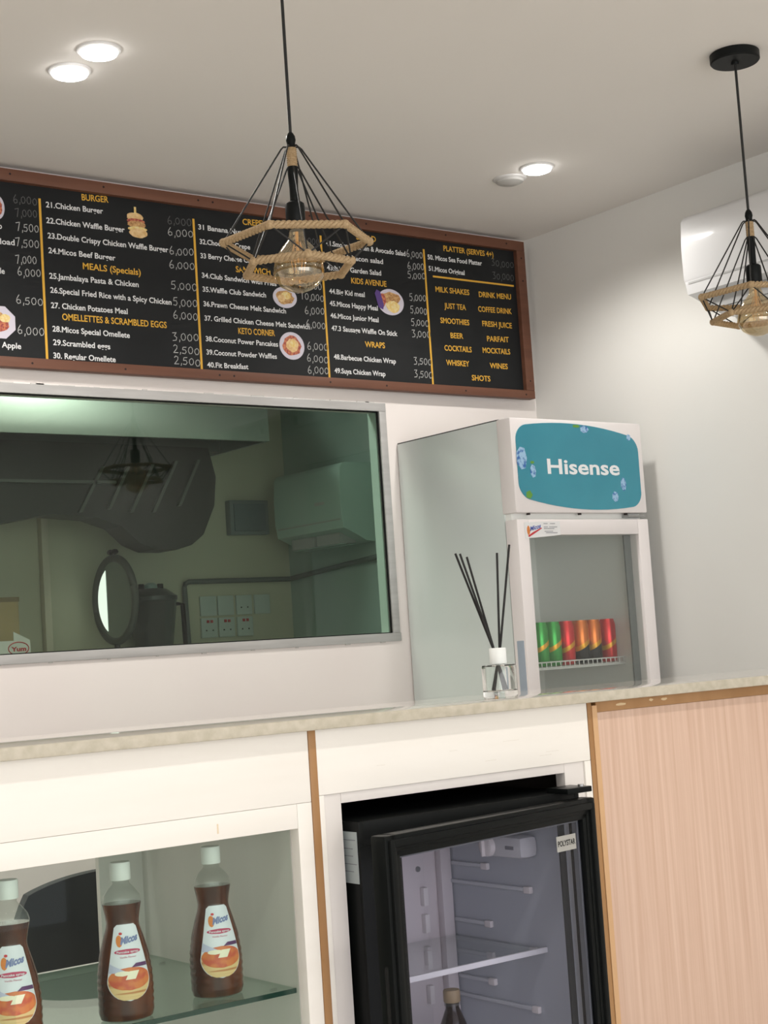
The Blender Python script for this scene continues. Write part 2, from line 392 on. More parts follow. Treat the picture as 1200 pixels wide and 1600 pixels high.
# ================================================================ lamps in the ceiling
def downlight(x, y, lit, label):
    t = thing('ceiling_downlight', label, 'ceiling light', (x, y, ZC), 0, 'recessed ceiling downlights')
    obj('trim_ring', lathe(B(), [(.037, -.001), (.038, -.006), (.044, -.0065), (.0495, -.004), (.051, 0)], 40), trim_w, t, smooth=True)
    obj('lens', lathe(B(), [(.0435, -.0062), (.040, -.0125), (.026, -.0175), (0, -.0195)], 36), lens_on if lit else lens_off, t, smooth=True)
    if lit:
        l = bpy.data.lights.new('lamp', 'SPOT'); l.energy = SPOT_W; l.spot_size = math.radians(150); l.spot_blend = .6
        l.shadow_soft_size = .04; l.color = (1, .97, .92)
        lo = bpy.data.objects.new('lamp', l); C.objects.link(lo); lo.parent = t; lo.location = (0, 0, -.03)
    return t
downlight(1.640, 3.085, True, 'lit downlight in the ceiling, upper right one of the pair at far left')
downlight(1.637, 3.228, True, 'lit downlight in the ceiling, lower left one of the pair at far left')
downlight(3.178, 3.293, True, 'lit downlight in the ceiling above the white drinks fridge')
downlight(3.179, 3.415, False, 'unlit downlight in the ceiling left of the lit one above the menu board corner')
for k, (x, y) in enumerate(((.2, 1.0), (1.63, 1.0), (3.15, 1.0), (.2, 3.1))):
    downlight(x, y, True, ['lit downlight overhead in front of the left counter end', 'lit downlight overhead in front of the counter middle', 'lit downlight overhead in front of the wood counter panel', 'lit downlight above the left end of the menu board'][k])
# ================================================================ menu board
mb = thing('menu_board', 'long black chalkboard menu in brown wooden frame above kitchen window', 'menu board', (2.3, YW, 2.14))
def M_(o): o.location = Vector((-2.3, -YW, -2.14)); return o
BX0, BX1, BZ0, BZ1 = .9, 3.682, 2.139, 2.690
M_(bxo('board', chalk_bg, mb, BX0+.02, BX1-.02, 3.925, YW-.001, BZ0+.02, BZ1-.02))
M_(bxo('frame_rail', frame_wood, mb, BX0, BX1, 3.908, 3.938, BZ1-.034, BZ1, bev=.002, label='top rail of the brown frame'))
M_(bxo('frame_rail', frame_wood, mb, BX0, BX1, 3.908, 3.938, BZ0, BZ0+.028, bev=.002, label='bottom rail of the brown frame'))
for x in (BX1-.037, BX0): M_(bxo('frame_stile', frame_wood, mb, x, x+.037, 3.908, 3.938, BZ0+.028, BZ1-.034, bev=.002))
for k, x in enumerate((1.1, 1.35, 1.787, 2.07, 2.38, 2.43, 2.78, 3.0, 3.33, 3.60)):
    for z in (BZ1-.015, BZ0+.013):
        M_(obj('screw', cyl(B(), (x+(.04 if z < 2.3 else 0), 3.9075, z), (x+(.04 if z < 2.3 else 0), 3.9125, z), .0032, n=10), screw_m, mb))
for z in (2.63, 2.55, 2.20): M_(obj('screw', cyl(B(), (3.664, 3.9075, z), (3.664, 3.9125, z), .0032, n=10), screw_m, mb))
YF = 3.9245
for x in (1.879, 2.370, 2.8295, 3.2445):
    M_(bxo('divider_line', yel, mb, x-.0035, x+.0035, YF-.0002, 3.926, 2.169, 2.622))
M_(bxo('divider_line', yel, mb, 3.276, 3.635, YF-.0002, 3.926, 2.5305, 2.5365))
for i, (k, s, x0, z0, x1, z1) in enumerate(MENU):
    d = Vector((x1-x0, z1-z0)); L = d.length; d.normalize(); nrm = Vector((-d.y, d.x))
    h = {'w': .0165, 'y': .0190, 'd': .024}[k]
    if k == 'w' and x0 > 2.36: h = .0158
    if k == 'w' and x0 > 2.83: h = .0165
    def fn(u, v, x0=x0, z0=z0, h=h, d=d, nrm=nrm):
        p = Vector((x0, z0))+d*u+nrm*(v-h/2); return (p.x, YF-.0002, p.y)
    if k == 'd': o = scrawl('chalk_price', s, chalk_dim if ((z0 > 2.575 and x0 < 2.8) or x0 > 3.5 or (x0 < 1.85 and z0 > 2.5 and s != '7,500')) else chalk, mb, fn, L, h, i)
    else: o = letters('menu_item' if k == 'w' else 'menu_heading', s, wht_t if k == 'w' else yel, mb, fn, L, h, .020 if k == 'w' else .018)
    M_(o)
# food pictures printed on the board: a disc with food blobs
china = mat('china_print', (.62, .58, .66), .5); food1 = mat('food_brown', (.36, .17, .06), .6, noise=((150, 150, 150), (.68, .42, .18), .35, .65, 4))
food2 = mat('food_yellow', (.75, .52, .16), .6, noise=((120, 120, 120), (.8, .66, .34), .4, .6, 3)); berry = mat('food_berry', (.30, .05, .05), .6, noise=((160, 160, 160), (.62, .22, .10), .4, .6, 3))
bun = mat('bun_print', (.66, .40, .16), .6, noise=((90, 90, 90), (.80, .58, .30), .35, .65, 3))
def blob(cx, cz, rx, rz, n, seed, jit=.12, a0=0):
    rnd = random.Random(seed)
    return [(cx+rx*math.cos(a0+2*math.pi*i/n)*(1+rnd.uniform(-jit, jit)), cz+rz*math.sin(a0+2*math.pi*i/n)*(1+rnd.uniform(-jit, jit))) for i in range(n)]
def decal(name, poly, m, parent, y, h=.0003):
    o = obj(name, prism(B(), poly, lambda u, v, w: (u, y-w, v), h), m, parent); return o
def plate(cx, cz, rx, rz, foods, seed, n=36):
    p = decal('food_picture', blob(cx, cz, rx, rz, n, seed, 0, .39), china, mb, YF); M_(p)
    for j, (dx, dz, fx, fz, m) in enumerate(foods):
        q = decal('food_picture', blob(cx+dx*rx, cz+dz*rz, fx*rx, fz*rz, 18, seed+j+1), m, mb, YF-.0003-.0002*j); M_(q)
plate(2.680, 2.411, .044, .033, [(0, 0, .72, .68, food1), (.1, .2, .4, .35, food2), (-.3, -.1, .3, .35, bun)], 1)
plate(2.695, 2.261, .046, .043, [(0, 0, .72, .72, berry), (.05, .05, .5, .5, bun), (.08, .15, .25, .25, food2)], 5)
plate(3.091, 2.431, .054, .043, [(.05, .3, .7, .45, food1), (.15, -.35, .5, .45, food2), (-.6, .1, .25, .5, berry)], 9)
M_(decal('food_picture', [(3.028, 2.455), (3.036, 2.468), (3.05, 2.462), (3.062, 2.42), (3.058, 2.404), (3.04, 2.41)], mat('violet_print', (.10, .05, .22), .5), mb, YF-.0012))
plate(1.752, 2.582, .022, .034, [(0, 0, .7, .7, berry)], 13)
plate(1.742, 2.263, .052, .048, [(-.1, -.1, .7, .45, berry), (.35, .25, .3, .25, food2), (-.2, .45, .4, .2, food1)], 17, n=8)
for j, (z, h, wd, m) in enumerate(((2.604, .018, .054, bun), (2.592, .008, .060, berry), (2.582, .014, .060, food1), (2.569, .007, .062, food2), (2.557, .020, .058, bun))):
    M_(decal('burger_picture', blob(2.175+.002*j, z, wd/2, h/2+.004, 22, 30+j, .06), m, mb, YF-.0002*j))
M_(decal('burger_picture', [(2.172, 2.612), (2.179, 2.612), (2.179, 2.634), (2.172, 2.634)], food2, mb, YF-.0012))
# ================================================================ pendants
def pendant(x, y, ztop, label):
    t = thing('pendant_lamp', label, 'pendant lamp', (x, y, ZC), 0, 'rope cage pendant lamps over the counter')
    dz = ztop-2.300-0
    def zz(z): return z-ZC+dz
    obj('canopy', lathe(B(), [(0, 0), (.058, 0), (.060, -.002), (.060, -.020), (.057, -.0235), (.010, -.0240), (.009, -.030), (0, -.030)], 40), blk_satin, t, smooth=True)
    obj('cord', cyl(B(), (0, 0, -.028), (0, 0, zz(2.298)), .0032, n=10), iron, t, smooth=True)
    obj('cord_grip', lathe(B(), [(0, zz(2.304)), (.0045, zz(2.303)), (.0085, zz(2.296)), (.0095, zz(2.288)), (.008, zz(2.282)), (.008, zz(2.274)), (0, zz(2.274))], 20), blk, t, smooth=True)
    bm = B()
    for k in range(9): lathe(bm, [(.0088, zz(2.272-k*.0042)), (.0103, zz(2.270-k*.0042)), (.0088, zz(2.268-k*.0042))], 16)
    lathe(bm, [(0, zz(2.273)), (.009, zz(2.273)), (.009, zz(2.234)), (0, zz(2.234))], 16)
    obj('hemp_sleeve', bm, rope_m, t, smooth=True)
    obj('stem', lathe(B(), [(0, zz(2.236)), (.0105, zz(2.236)), (.0085, zz(2.195)), (.0085, zz(2.165)), (0, zz(2.165))], 20), blk_satin, t, smooth=True)
    obj('socket', lathe(B(), [(0, zz(2.168)), (.013, zz(2.1675)), (.0178, zz(2.164)), (.0187, zz(2.158)), (.0187, zz(2.118)), (.016, zz(2.114)), (0, zz(2.114))], 24), blk_satin, t, smooth=True)
    bl = obj('bulb', lathe(B(), [(.0135, zz(2.116)), (.0150, zz(2.102)), (.0190, zz(2.092)), (.0300, zz(2.080)), (.0405, zz(2.064)), (.0465, zz(2.045)), (.0490, zz(2.032)), (.0460, zz(2.020)), (.0370, zz(2.007)), (.0240, zz(1.999)), (.011, zz(1.994)), (0, zz(1.993))], 36), bulb_g, t, smooth=True)
    bm = B()
    for k in range(6):
        a = k*math.pi/3; pts = [(.006*math.cos(a), .006*math.sin(a), zz(2.09)), (.014*math.cos(a+.3), .014*math.sin(a+.3), zz(2.058)), (.010*math.cos(a+.5), .010*math.sin(a+.5), zz(2.032))]
        tube(bm, pts, .0007, 5)
    cyl(bm, (0, 0, zz(2.11)), (0, 0, zz(2.05)), .0035, .002, 10)
    obj('filament', bm, mat('filament', (.65, .42, .2), .3, .8, emit=(1, .6, .3), estr=.12), bl)
    U = [Vector((.140*math.cos(math.radians(35+60*k)), .140*math.sin(math.radians(35+60*k)), zz(2.090))) for k in range(6)]
    Lw = [Vector((.106*math.cos(math.radians(5+60*k)), .106*math.sin(math.radians(5+60*k)), zz(2.040))) for k in range(6)]
    def rope(V):
        bm = B()
        for i in range(6):
            a, b = V[i], V[(i+1) % 6]; d = (b-a); L = d.length; d.normalize(); e = d.cross(Vector((0, 0, 1))); g = Vector((0, 0, 1)); n = int(L/.0024)
            for s in range(3):
                pts = []
                for j in range(n+1):
                    ph = 2*math.pi*(j*L/n/.030+s/3); pts.append(a+d*(L*j/n)+(e*math.cos(ph)+g*math.sin(ph))*.0040)
                tube(bm, pts, .0040, 6)
            bmesh.ops.create_uvsphere(bm, u_segments=10, v_segments=7, radius=.0086, matrix=Matrix.Translation(a))
        return bm
    obj('rope_ring', rope(U), rope_m, t, smooth=True, label='wide upper ring of hemp rope')
    obj('rope_ring', rope(Lw), rope_m, t, smooth=True, label='narrow lower ring of hemp rope')
    for V, zr, rr in ((U, 2.275, .017), (Lw, 2.234, .012)):
        for v in V:
            q = Vector((v.x, v.y, 0)).normalized()*rr
            obj('cage_wire', tube(B(), [(0, 0, zz(zr)), (q.x*.9, q.y*.9, zz(zr)), (q.x*1.15, q.y*1.15, zz(zr-.004)), v], .0017, 7), iron, t, smooth=True)
    for k in range(6):
        for j in (k, (k+1) % 6):
            obj('cage_wire', tube(B(), [U[k], Lw[j]], .0016, 7), iron, t, smooth=True)
    return t
pendant(1.672, 2.396, 2.300, 'rope and wire cage pendant lamp hanging in front of the menu board')
pendant(3.006, 2.396, 2.311, 'rope and wire cage pendant lamp hanging in front of the air conditioner')
# ================================================================ air conditioners
def air_con(loc, L, label, H=.24, D=.215, wm=ac_w):
    t = thing('air_conditioner', label, 'air conditioner', loc)      # origin: wall, far end, top; runs to -Y, sticks out to -X
    prof = [(0, 0), (-D*.80, 0), (-D*.90, -.004), (-D*.965, -.018), (-D, -H*.42), (-D*.99, -H*.84), (-D*.955, -H*.99), (-D*.90, -H*1.0), (-D*.55, -H*1.10), (-D*.30, -H*1.18), (0, -H*1.2)]
    def fn(u, v, w_): return (u, -w_, v)
    bm = prism(B(), prof, fn, L)
    obj('body', bm, wm, t, smooth=True)
    pp = [(-D*.86, -.0015), (-D*.915, -.006), (-D*.975, -.020), (-D*1.012, -H*.42), (-D*1.005, -H*.80), (-D*.985, -H*.845), (-D*.93, -H*.8), (-D*.93, -.02)]
    obj('front_panel', prism(B(), pp, lambda u, v, w_: (u, .001-w_, v), L+.002), wm, t, smooth=True)
    bxo('seam', ac_g, t, -D*.99, -D*.93, -L+.01, -.012, -H*.868, -H*.846)
    bm = B()
    n = max(2, int(L/.28))
    for k in range(n):
        box(bm, -D*.80, -D*.32, -(.05+(L-.1)*(k+.94)/n), -(.05+(L-.1)*(k+.05)/n), -H*1.20, -H*1.04)
    obj('air_outlet', bm, ac_g, t)
    for k in range(2):
        bxo('louvre', wm, t, -D*(.78-.24*k), -D*(.60-.24*k), -L+.06, -.06, -H*(1.215+.012*k), -H*(1.203+.012*k), bev=.001)
    bxo('display', mat('ac_display', (.5, .5, .5), .3), t, -D*1.012, -D*1.0, -L+.1, -L+.16, -H*.6, -H*.55)
    return t
air_con((XR, 3.048, 2.532), .85, 'white wall air conditioner on the right wall behind the pendant lamp')
air_con((KX, 4.86, 1.985), .42, 'air conditioner on the kitchen side wall seen through smoked glass', H=.235, D=.145, wm=mat('kitchen_ac', (.45, .60, .54), .3, coat=.3))
# ================================================================ the white drinks fridge
fx0, fx1, fz1 = 3.094, 3.643, 1.970
fr = thing('drinks_fridge', 'tall white display fridge with teal sign standing in the corner', 'fridge', (fx0, 3.40, 0))
def F_(o): o.location = Vector((-fx0, -3.40, 0)); return o
bm = B()
box(bm, fx0, fx0+.025, 3.456, 3.945, .05, fz1, bev=.004); F_(obj('side_panel', bm, fr_side, fr, smooth=True))
F_(bxo('side_panel', fr_side, fr, fx1-.025, fx1, 3.456, 3.945, .05, fz1, bev=.004))
F_(bxo('back_panel', liner_b, fr, fx0+.025, fx1-.025, 3.90, 3.945, .05, fz1-.02))
F_(bxo('top_panel', mat('dark_top', (.08, .08, .08), .5), fr, fx0+.002, fx1-.002, 3.456, 3.945, fz1-.003, fz1+.003))
F_(bxo('inner_liner', liner, fr, fx1-.042, fx1-.025, 3.458, 3.90, .09, 1.68, label='grey right inner wall'))
F_(bxo('inner_liner', liner, fr, fx0+.025, fx0+.042, 3.458, 3.90, .09, 1.68))
F_(bxo('inner_liner', liner, fr, fx0+.042, fx1-.042, 3.458, 3.90, 1.655, 1.69))
F_(bxo('inner_liner', liner, fr, fx0+.042, fx1-.042, 3.458, 3.90, .05, .09))
F_(bxo('inner_liner', liner, fr, fx0+.042, fx1-.042, 3.88, 3.90, .09, 1.655))
F_(bxo('thermostat', fr_white, fr, 3.36, 3.385, 3.865, 3.88, 1.36, 1.43, bev=.004))
for x in (fx0+.04, fx1-.04):
    for y in (3.50, 3.90): F_(obj('foot', cyl(B(), (x, y, 0), (x, y, .052), .018, n=14), blk, fr))
def hdr_fn(u, v, w_): return (u, v, 1.687+w_)
hd = F_(bxo('header', fr_white, fr, fx0-.002, fx1+.002, 3.400, 3.462, 1.688, fz1+.002, bev=.007))
def sign_poly(cx, cz, hw, hh, r, bulge):
    pts = []
    for q, (sx, sz) in enumerate(((1, 1), (-1, 1), (-1, -1), (1, -1))):
        for k in range(9):
            a = (q*90+k*90/8)*math.pi/180; pts.append((sx*0+cx+(hw-r)*sx+r*math.cos(a), cz+(hh-r)*sz+r*math.sin(a)))
    out = []
    N = len(pts)
    for i in range(N):
        a, b = pts[i], pts[(i+1) % N]; k = 12 if (i % 9) == 8 else 1
        for j in range(k): out.append((a[0]+(b[0]-a[0])*j/k, a[1]+(b[1]-a[1])*j/k))
    return [(x, cz+(z-cz)*(1+bulge*(1-((x-cx)/hw)**2))) if True else 0 for x, z in out]
scx, scz = 3.3655, 1.829
sg = F_(obj('lit_sign', prism(B(), sign_poly(scx, scz, .256, .1045, .040, .245), lambda u, v, w_: (u+.004*(v-scz), 3.4002-w_, v-.012*(u-scx)/.25), .003), teal, fr))
def SY(u, v, w_=0): return (u, 3.3970-w_, v)
F_(letters('sign_lettering', 'Hisense', sign_w, fr, lambda u, v: (3.227+u, 3.3966, 1.806+v), .305, .046, .022))
for j, (cx, cz, rx, rz, m) in enumerate(((3.127, 1.850, .021, .036, ice), (3.168, 1.812, .012, .020, ice), (3.392, 1.944, .018, .012, ice), (3.583, 1.925, .010, .010, ice), (3.545, 1.777, .012, .020, ice), (3.505, 1.738, .014, .017, ice), (3.360, 1.953, .018, .005, leaf), (3.168, 1.838, .009, .005, leaf), (3.145, 1.741, .014, .013, leaf))):
    F_(decal('sign_print', blob(cx, cz, rx, rz, 7 if m is ice else 5, 60+j, .12), m, fr, 3.3970))
bm = B()
for x in (3.15, 3.36, 3.56): cyl(bm, (x, 3.412, 1.683), (x, 3.412, 1.690), .006, n=10)
F_(obj('hinge_screw', bm, screw_m, fr)); F_(bxo('top_hinge', mat('zinc', (.4, .4, .4), .3, .9), fr, 3.56, 3.635, 3.402, 3.44, 1.676, 1.682))
F_(bxo('gap_trim', liner, fr, fx0+.004, fx1-.004, 3.43, 3.462, 1.655, 1.69))
dz0, dz1 = .12, 1.669
dr = F_(obj('door', B(), fr_white, fr))
bm = B(); y0, y1 = 3.400, 3.452; ox0, ox1, oz0, oz1 = 3.137, 3.598, .20, 1.622
pts = [((fx0-.002, ox0), (dz0, dz1)), ((ox1, fx1+.001), (dz0, dz1)), ((ox0, ox1), (oz1, dz1)), ((ox0, ox1), (dz0, oz0))]
for (a, b), (c, d) in pts: box(bm, a, b, y0, y1, c, d, bev=.003)
bmesh.ops.recalc_face_normals(bm, faces=bm.faces); bm.to_mesh(dr.data); bm.free(); dr.data.shade_smooth(); dr.data.set_sharp_from_angle(angle=.6)
obj('glass', box(B(), ox0, ox1, 3.412, 3.416, oz0, oz1), glass_haze, dr)
gk = mat('gasket_grey', (.17, .18, .18), .5)
bm = B(); box(bm, ox1-.001, ox1+.012, 3.452, 3.462, oz0, oz1); box(bm, ox0-.01, ox0, 3.452, 3.462, oz0, oz1); box(bm, ox1-.028, ox1, 3.438, 3.444, oz0, oz1); obj('gasket', bm, gk, dr)
obj('grip', box(B(), fx0-.0035, fx0, 3.408, 3.438, 1.13, 1.315, bev=.0016), mat('grip_blue', (.36, .42, .50), .35), dr, smooth=True)
# leaflet taped over the door corner
lf = obj('leaflet', prism(B(), [(3.120, 1.612), (3.1185, 1.660), (3.262, 1.663), (3.2625, 1.622), (3.215, 1.618)], lambda u, v, w_: (u, 3.3995-w_, v), .0006), paper, dr)
def LF(u, v): return (u, 3.3985, v)
letters('leaflet_logo', 'Micos', bluep, dr, lambda u, v: (3.140+u, 3.3985, 1.634+v+u*.22), .043, .013, .03, .25)
obj('leaflet_swoosh', prism(B(), [(3.131, 1.620), (3.150, 1.630), (3.186, 1.644), (3.189, 1.642), (3.152, 1.624), (3.134, 1.616)], lambda u, v, w_: (u, 3.3989-w_, v), .0003), redp, dr)
obj('leaflet_drop', prism(B(), blob(3.134, 1.636, .006, .014, 12, 3, .05), lambda u, v, w_: (u, 3.3989-w_, v), .0003), orangep, dr)
bm = B()
for z, a, b in ((1.655, 3.196, 3.212), (1.655, 3.222, 3.242), (1.645, 3.196, 3.212), (1.645, 3.218, 3.250), (1.640, 3.196, 3.238), (1.632, 3.198, 3.232), (1.6275, 3.204, 3.250)):
    box(bm, a, b, 3.3984, 3.3989, z, z+.0017)
obj('leaflet_print', bm, ink, dr)
# wire shelf and cans
bm = B(); wz = 1.234
for y in (3.505, 3.62, 3.74, 3.86): tube(bm, [(3.142, y, wz-.006), (3.597, y, wz-.006)], .002, 6)
for k in range(24): x = 3.146+k*.0195; tube(bm, [(x, 3.503, wz+.010), (x, 3.503, wz-.004), (x, 3.873, wz-.003)], .0018, 5)
tube(bm, [(3.140, 3.501, wz+.011), (3.598, 3.501, wz+.011)], .0021, 6); tube(bm, [(3.140, 3.501, wz-.010), (3.598, 3.501, wz-.010)], .0021, 6)
F_(obj('wire_shelf', bm, mat('shelf_wire', (.80, .81, .80), .4), fr, smooth=True))
canprof = [(.0, .0), (.019, 0), (.023, .003), (.0262, .011), (.0262, .118), (.0225, .130), (.0225, .1335), (.0212, .1345), (.0205, .132), (0, .132)]
cg = can_mat('green_can', (.05, .38, .07), (.05, .38, .07), .42); crd = can_mat('red_can', (.72, .03, .035), (.72, .03, .035), .38)
cor = can_mat('orange_can', (.75, .20, .035), (.018, .016, .018), .40); lid = mat('can_lid', (.6, .6, .6), .3, .9)
cans = [(3.222, cg, 'green soda can at the left end of the fridge shelf, half behind the door frame', 0), (3.2755, cg, 'green soda can second from left on the fridge shelf', 0), (3.329, cg, 'green soda can beside the first red can on the fridge shelf', 0),
        (3.385, crd, 'red soda can between the green cans and the orange ones', 0), (3.447, cor, 'orange and black soda can just right of the middle red can', 0), (3.5005, cor, 'orange and black soda can left of the last red can', 0), (3.565, crd, 'red soda can at the right end of the fridge shelf', 0)]
for x, m, lb, _ in cans:
    t = thing('soda_can', lb, 'can', (x, 3.537, wz-.0015), 0, 'soda cans on the fridge shelf')
    obj('can_body', lathe(B(), canprof, 28), m, t, smooth=True)
    obj('can_lid', lathe(B(), [(0, .1325), (.0203, .1325), (.0212, .1352), (.0222, .1335)], 24), lid, t, smooth=True)
# ================================================================ counter
ct = box(B(), .45, 3.30, 2.285, 2.66, 1.180, 1.200, bev=.0015)
ct = obj('countertop', ct, stone_top, None, smooth=True); tag(ct, 'long pale quartz countertop with speckled front edge across the counter', 'countertop')
bxo('front_edge', stone_edge, ct, .45, 3.30, 2.268, 2.2855, 1.180, 1.2003, bev=.0035)
YC = 2.300; ZT = 1.1795
# --- left display cabinet
dc = thing('display_cabinet', 'cream display cabinet with glass front holding the syrup bottles', 'cabinet', (1.0, YC, 0))
def D_(o): o.location = Vector((-1.0, -YC, 0)); return o
D_(bxo('fascia_board', lam, dc, .46, 1.561, YC, YC+.025, 1.056, ZT, bev=.0008))
D_(bxo('top_rail', lam, dc, .46, 1.530, YC, YC+.025, 1.0135, 1.0555, bev=.0006))
D_(bxo('stile', lam, dc, 1.5305, 1.561, YC, YC+.025, 0, 1.0555, bev=.0006))
D_(bxo('stile', lam, dc, .46, .56, YC, YC+.025, 0, 1.013, bev=.0006))
D_(bxo('bottom_rail', lam, dc, .56, 1.530, YC, YC+.025, 0, .38, bev=.0006))
D_(bxo('front_glass', glass_case, dc, .56, 1.530, YC+.026, YC+.030, .38, 1.02))
D_(bxo('side_panel', lam_grey, dc, 1.530, 1.546, YC+.026, 2.888, 0, ZT))
D_(bxo('side_panel', lam_grey, dc, .535, .555, YC+.026, 2.888, 0, ZT))
D_(bxo('back_panel', lam_grey, dc, 1.434, 1.530, 2.872, 2.886, 0, ZT))
D_(bxo('back_panel', lam_grey, dc, .555, 1.434, 2.872, 2.886, 0, .738))
D_(bxo('cabinet_ceiling', lam_grey, dc, .555, 1.530, YC+.031, 2.872, 1.150, 1.165))
D_(bxo('cabinet_floor', lam_grey, dc, .555, 1.530, YC+.031, 2.872, .36, .38))
gs = D_(bxo('glass_shelf', glass_shelf, dc, .557, 1.529, 2.336, 2.868, .731, .739))
obj('shelf_edge', box(B(), .557, 1.529, 2.334, 2.3362, .7308, .7392), shelf_edge, gs)
for y in (2.40, 2.80): D_(obj('shelf_pin', cyl(B(), (1.518, y, .728), (1.531, y, .728), .003, n=8), mat('zinc', (.4, .4, .4), .3, .9), dc))
D_(bxo('scuff_mark', mat('glue_stain', (.74, .62, .46), .6), dc, 1.368, 1.371, YC-.0004, YC+.0006, 1.024, 1.040))
# --- middle cabinet round the black fridge
fc = thing('fridge_cabinet', 'cream cabinet surround built around the black under-counter fridge', 'cabinet', (1.9, YC, 0))
def G_(o): o.location = Vector((-1.9, -YC, 0)); return o
G_(bxo('fascia_board', lam, fc, 1.5775, 2.2425, YC, YC+.025, 1.0645, ZT, bev=.0008))
G_(bxo('stile', lam, fc, 1.5775, 1.5885, YC, YC+.025, 0, 1.064, bev=.0006))
G_(bxo('stile', lam, fc, 2.2255, 2.2425, YC, YC+.025, 0, 1.064, bev=.0006))
G_(bxo('inner_stile', lam_grey, fc, 1.589, 1.627, YC+.004, YC+.03, 0, 1.064, bev=.0006))
G_(bxo('inner_rail', lam_grey, fc, 1.6275, 2.172, YC+.004, YC+.03, 1.046, 1.064, bev=.0006))
G_(bxo('inner_stile', lam_grey, fc, 2.1725, 2.225, YC+.004, YC+.03, 0, 1.064, bev=.0006))
brown = mat('cavity_shade', (.045, .035, .03), .8)  # shade of the unlit cavity put into the board colour
G_(bxo('side_panel', brown, fc, 1.578, 1.590, YC+.031, 2.90, 0, ZT)); G_(bxo('side_panel', brown, fc, 2.226, 2.2425, YC+.031, 2.90, 0, ZT))
G_(bxo('back_panel', brown, fc, 1.590, 2.226, 2.885, 2.90, 0, ZT)); G_(bxo('cabinet_ceiling', brown, fc, 1.590, 2.226, YC+.031, 2.885, 1.160, 1.178))
bm = B(); rnd = random.Random(9)
for k in range(6):
    x = rnd.uniform(1.62, 2.18); z = rnd.uniform(1.085, 1.165); box(bm, x, x+rnd.uniform(.015, .05), YC-.0003, YC+.0004, z, z+.0004)
G_(obj('scratch', bm, mat('scratch', (.68, .62, .54), .7), fc))
# --- right wood panelled cabinet
wc = thing('wood_panel_counter', 'counter section faced with pinkish oak laminate and brown edge bands', 'cabinet', (2.8, YC, 0))
def H_(o): o.location = Vector((-2.8, -YC, 0)); return o
H_(bxo('wood_panel', oak, wc, 2.2685, 3.30, YC+.002, YC+.022, 0, 1.1575, bev=.0006))
H_(bxo('edge_band', gold, wc, 2.2685, 3.30, YC, YC+.024, 1.158, ZT, label='brown band under the countertop'))
H_(bxo('edge_band', gold, wc, 2.2432, 2.2545, YC-.001, YC+.024, 0, ZT)); H_(bxo('edge_band', mat('tan_edge', (.62, .38, .20), .35), wc, 2.2548, 2.2682, YC-.003, YC+.024, 0, 1.172, label='lighter tan upright band'))
H_(bxo('side_panel', lam_grey, wc, 2.245, 2.262, YC+.025, 2.90, 0, ZT)); H_(bxo('side_panel', lam_grey, wc, 3.28, 3.30, YC+.025, 2.90, 0, ZT)); H_(bxo('back_panel', lam_grey, wc, 2.262, 3.28, 2.885, 2.90, 0, ZT))
for x, z, l in ((2.34, 1.169, .030), (2.43, 1.172, .012), (2.47, 1.171, .018)): H_(obj('worn_patch', prism(B(), blob(x, z, l/2, .0028, 12, int(x*100), .2), lambda u, v, w_: (u, YC+.0004-w_, v), .0008), mat('worn_tan', (.66, .50, .30), .6), wc))
es = bxo('edge_strip', gold, None, 1.5615, 1.577, YC-.002, YC+.023, 0, ZT, bev=.0008); tag(es, 'upright brown edging strip between the two cream cabinets', 'edging strip')
# ================================================================ black fridge (stands slightly skewed, door ajar)
BR = math.radians(-1)
bf = thing('black_fridge', 'black under-counter fridge with glass door set into the cream cabinet', 'fridge', (2.168, 2.263, 0), BR)
bxo('front_lip', blk_satin, bf, -.530, -.440, -.0008, .006, .05, .97, bev=.001)
# local: x from -.50 (left) to 0 (right), y from 0 (front) back to .44
W, DP, H = .530, .47, 1.013
bxo('body', blk_satin, bf, -W, -W+.012, 0, DP, .03, H, bev=.003, label='left side wall')
bxo('body', blk_satin, bf, -.012, 0, 0, DP, .03, H, bev=.003); bxo('body', blk_satin, bf, -W+.001, -.001, 0.001, DP-.001, H-.045, H, bev=.003)
bxo('body', blk_satin, bf, -W+.012, -.012, DP-.02, DP, .03, H-.045); bxo('body', blk_satin, bf, -W+.012, -.012, .01, DP, .03, .09)
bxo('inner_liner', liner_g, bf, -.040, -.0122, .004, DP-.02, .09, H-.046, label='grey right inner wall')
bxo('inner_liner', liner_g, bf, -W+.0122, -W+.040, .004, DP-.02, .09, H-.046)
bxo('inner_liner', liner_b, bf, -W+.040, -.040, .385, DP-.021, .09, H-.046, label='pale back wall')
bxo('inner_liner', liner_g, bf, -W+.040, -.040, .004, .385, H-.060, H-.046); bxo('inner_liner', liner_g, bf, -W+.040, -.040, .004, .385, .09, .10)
bxo('duct_cover', liner_b, bf, -.34, -.110, .372, .3845, .12, .93, bev=.004)
bxo('duct_cover', liner_b, bf, -.072, -.043, .364, .3845, .12, .93, bev=.005)
obj('vent_screw', cyl(B(), (-.128, .369, .852), (-.128, .3725, .852), .006, n=14), mat('zinc', (.4, .4, .4), .3, .9), bf)
for z in (.80, .745, .67, .60): bxo('shelf_clip', fr_white, bf, -.126, -.114, .358, .372, z-.024, z+.014, bev=.002)
rail = mat('shelf_rail', (.62, .64, .68), .35)
for z, ya, yb in ((.856, .255, .36), (.818, .125, .375), (.739, .255, .36), (.700, .12, .375), (.623, .255, .36), (.585, .125, .375), (.50, .255, .36)):
    r = obj('shelf_rail', box(B(), -.048, -.040, ya, yb, z-.004, z+.004, bev=.0025), rail, bf, smooth=True)
    obj('rail_tip', box(B(), -.050, -.040, ya-.014, ya+.006, z-.0075, z+.0065, bev=.003), fr_white, r, smooth=True)
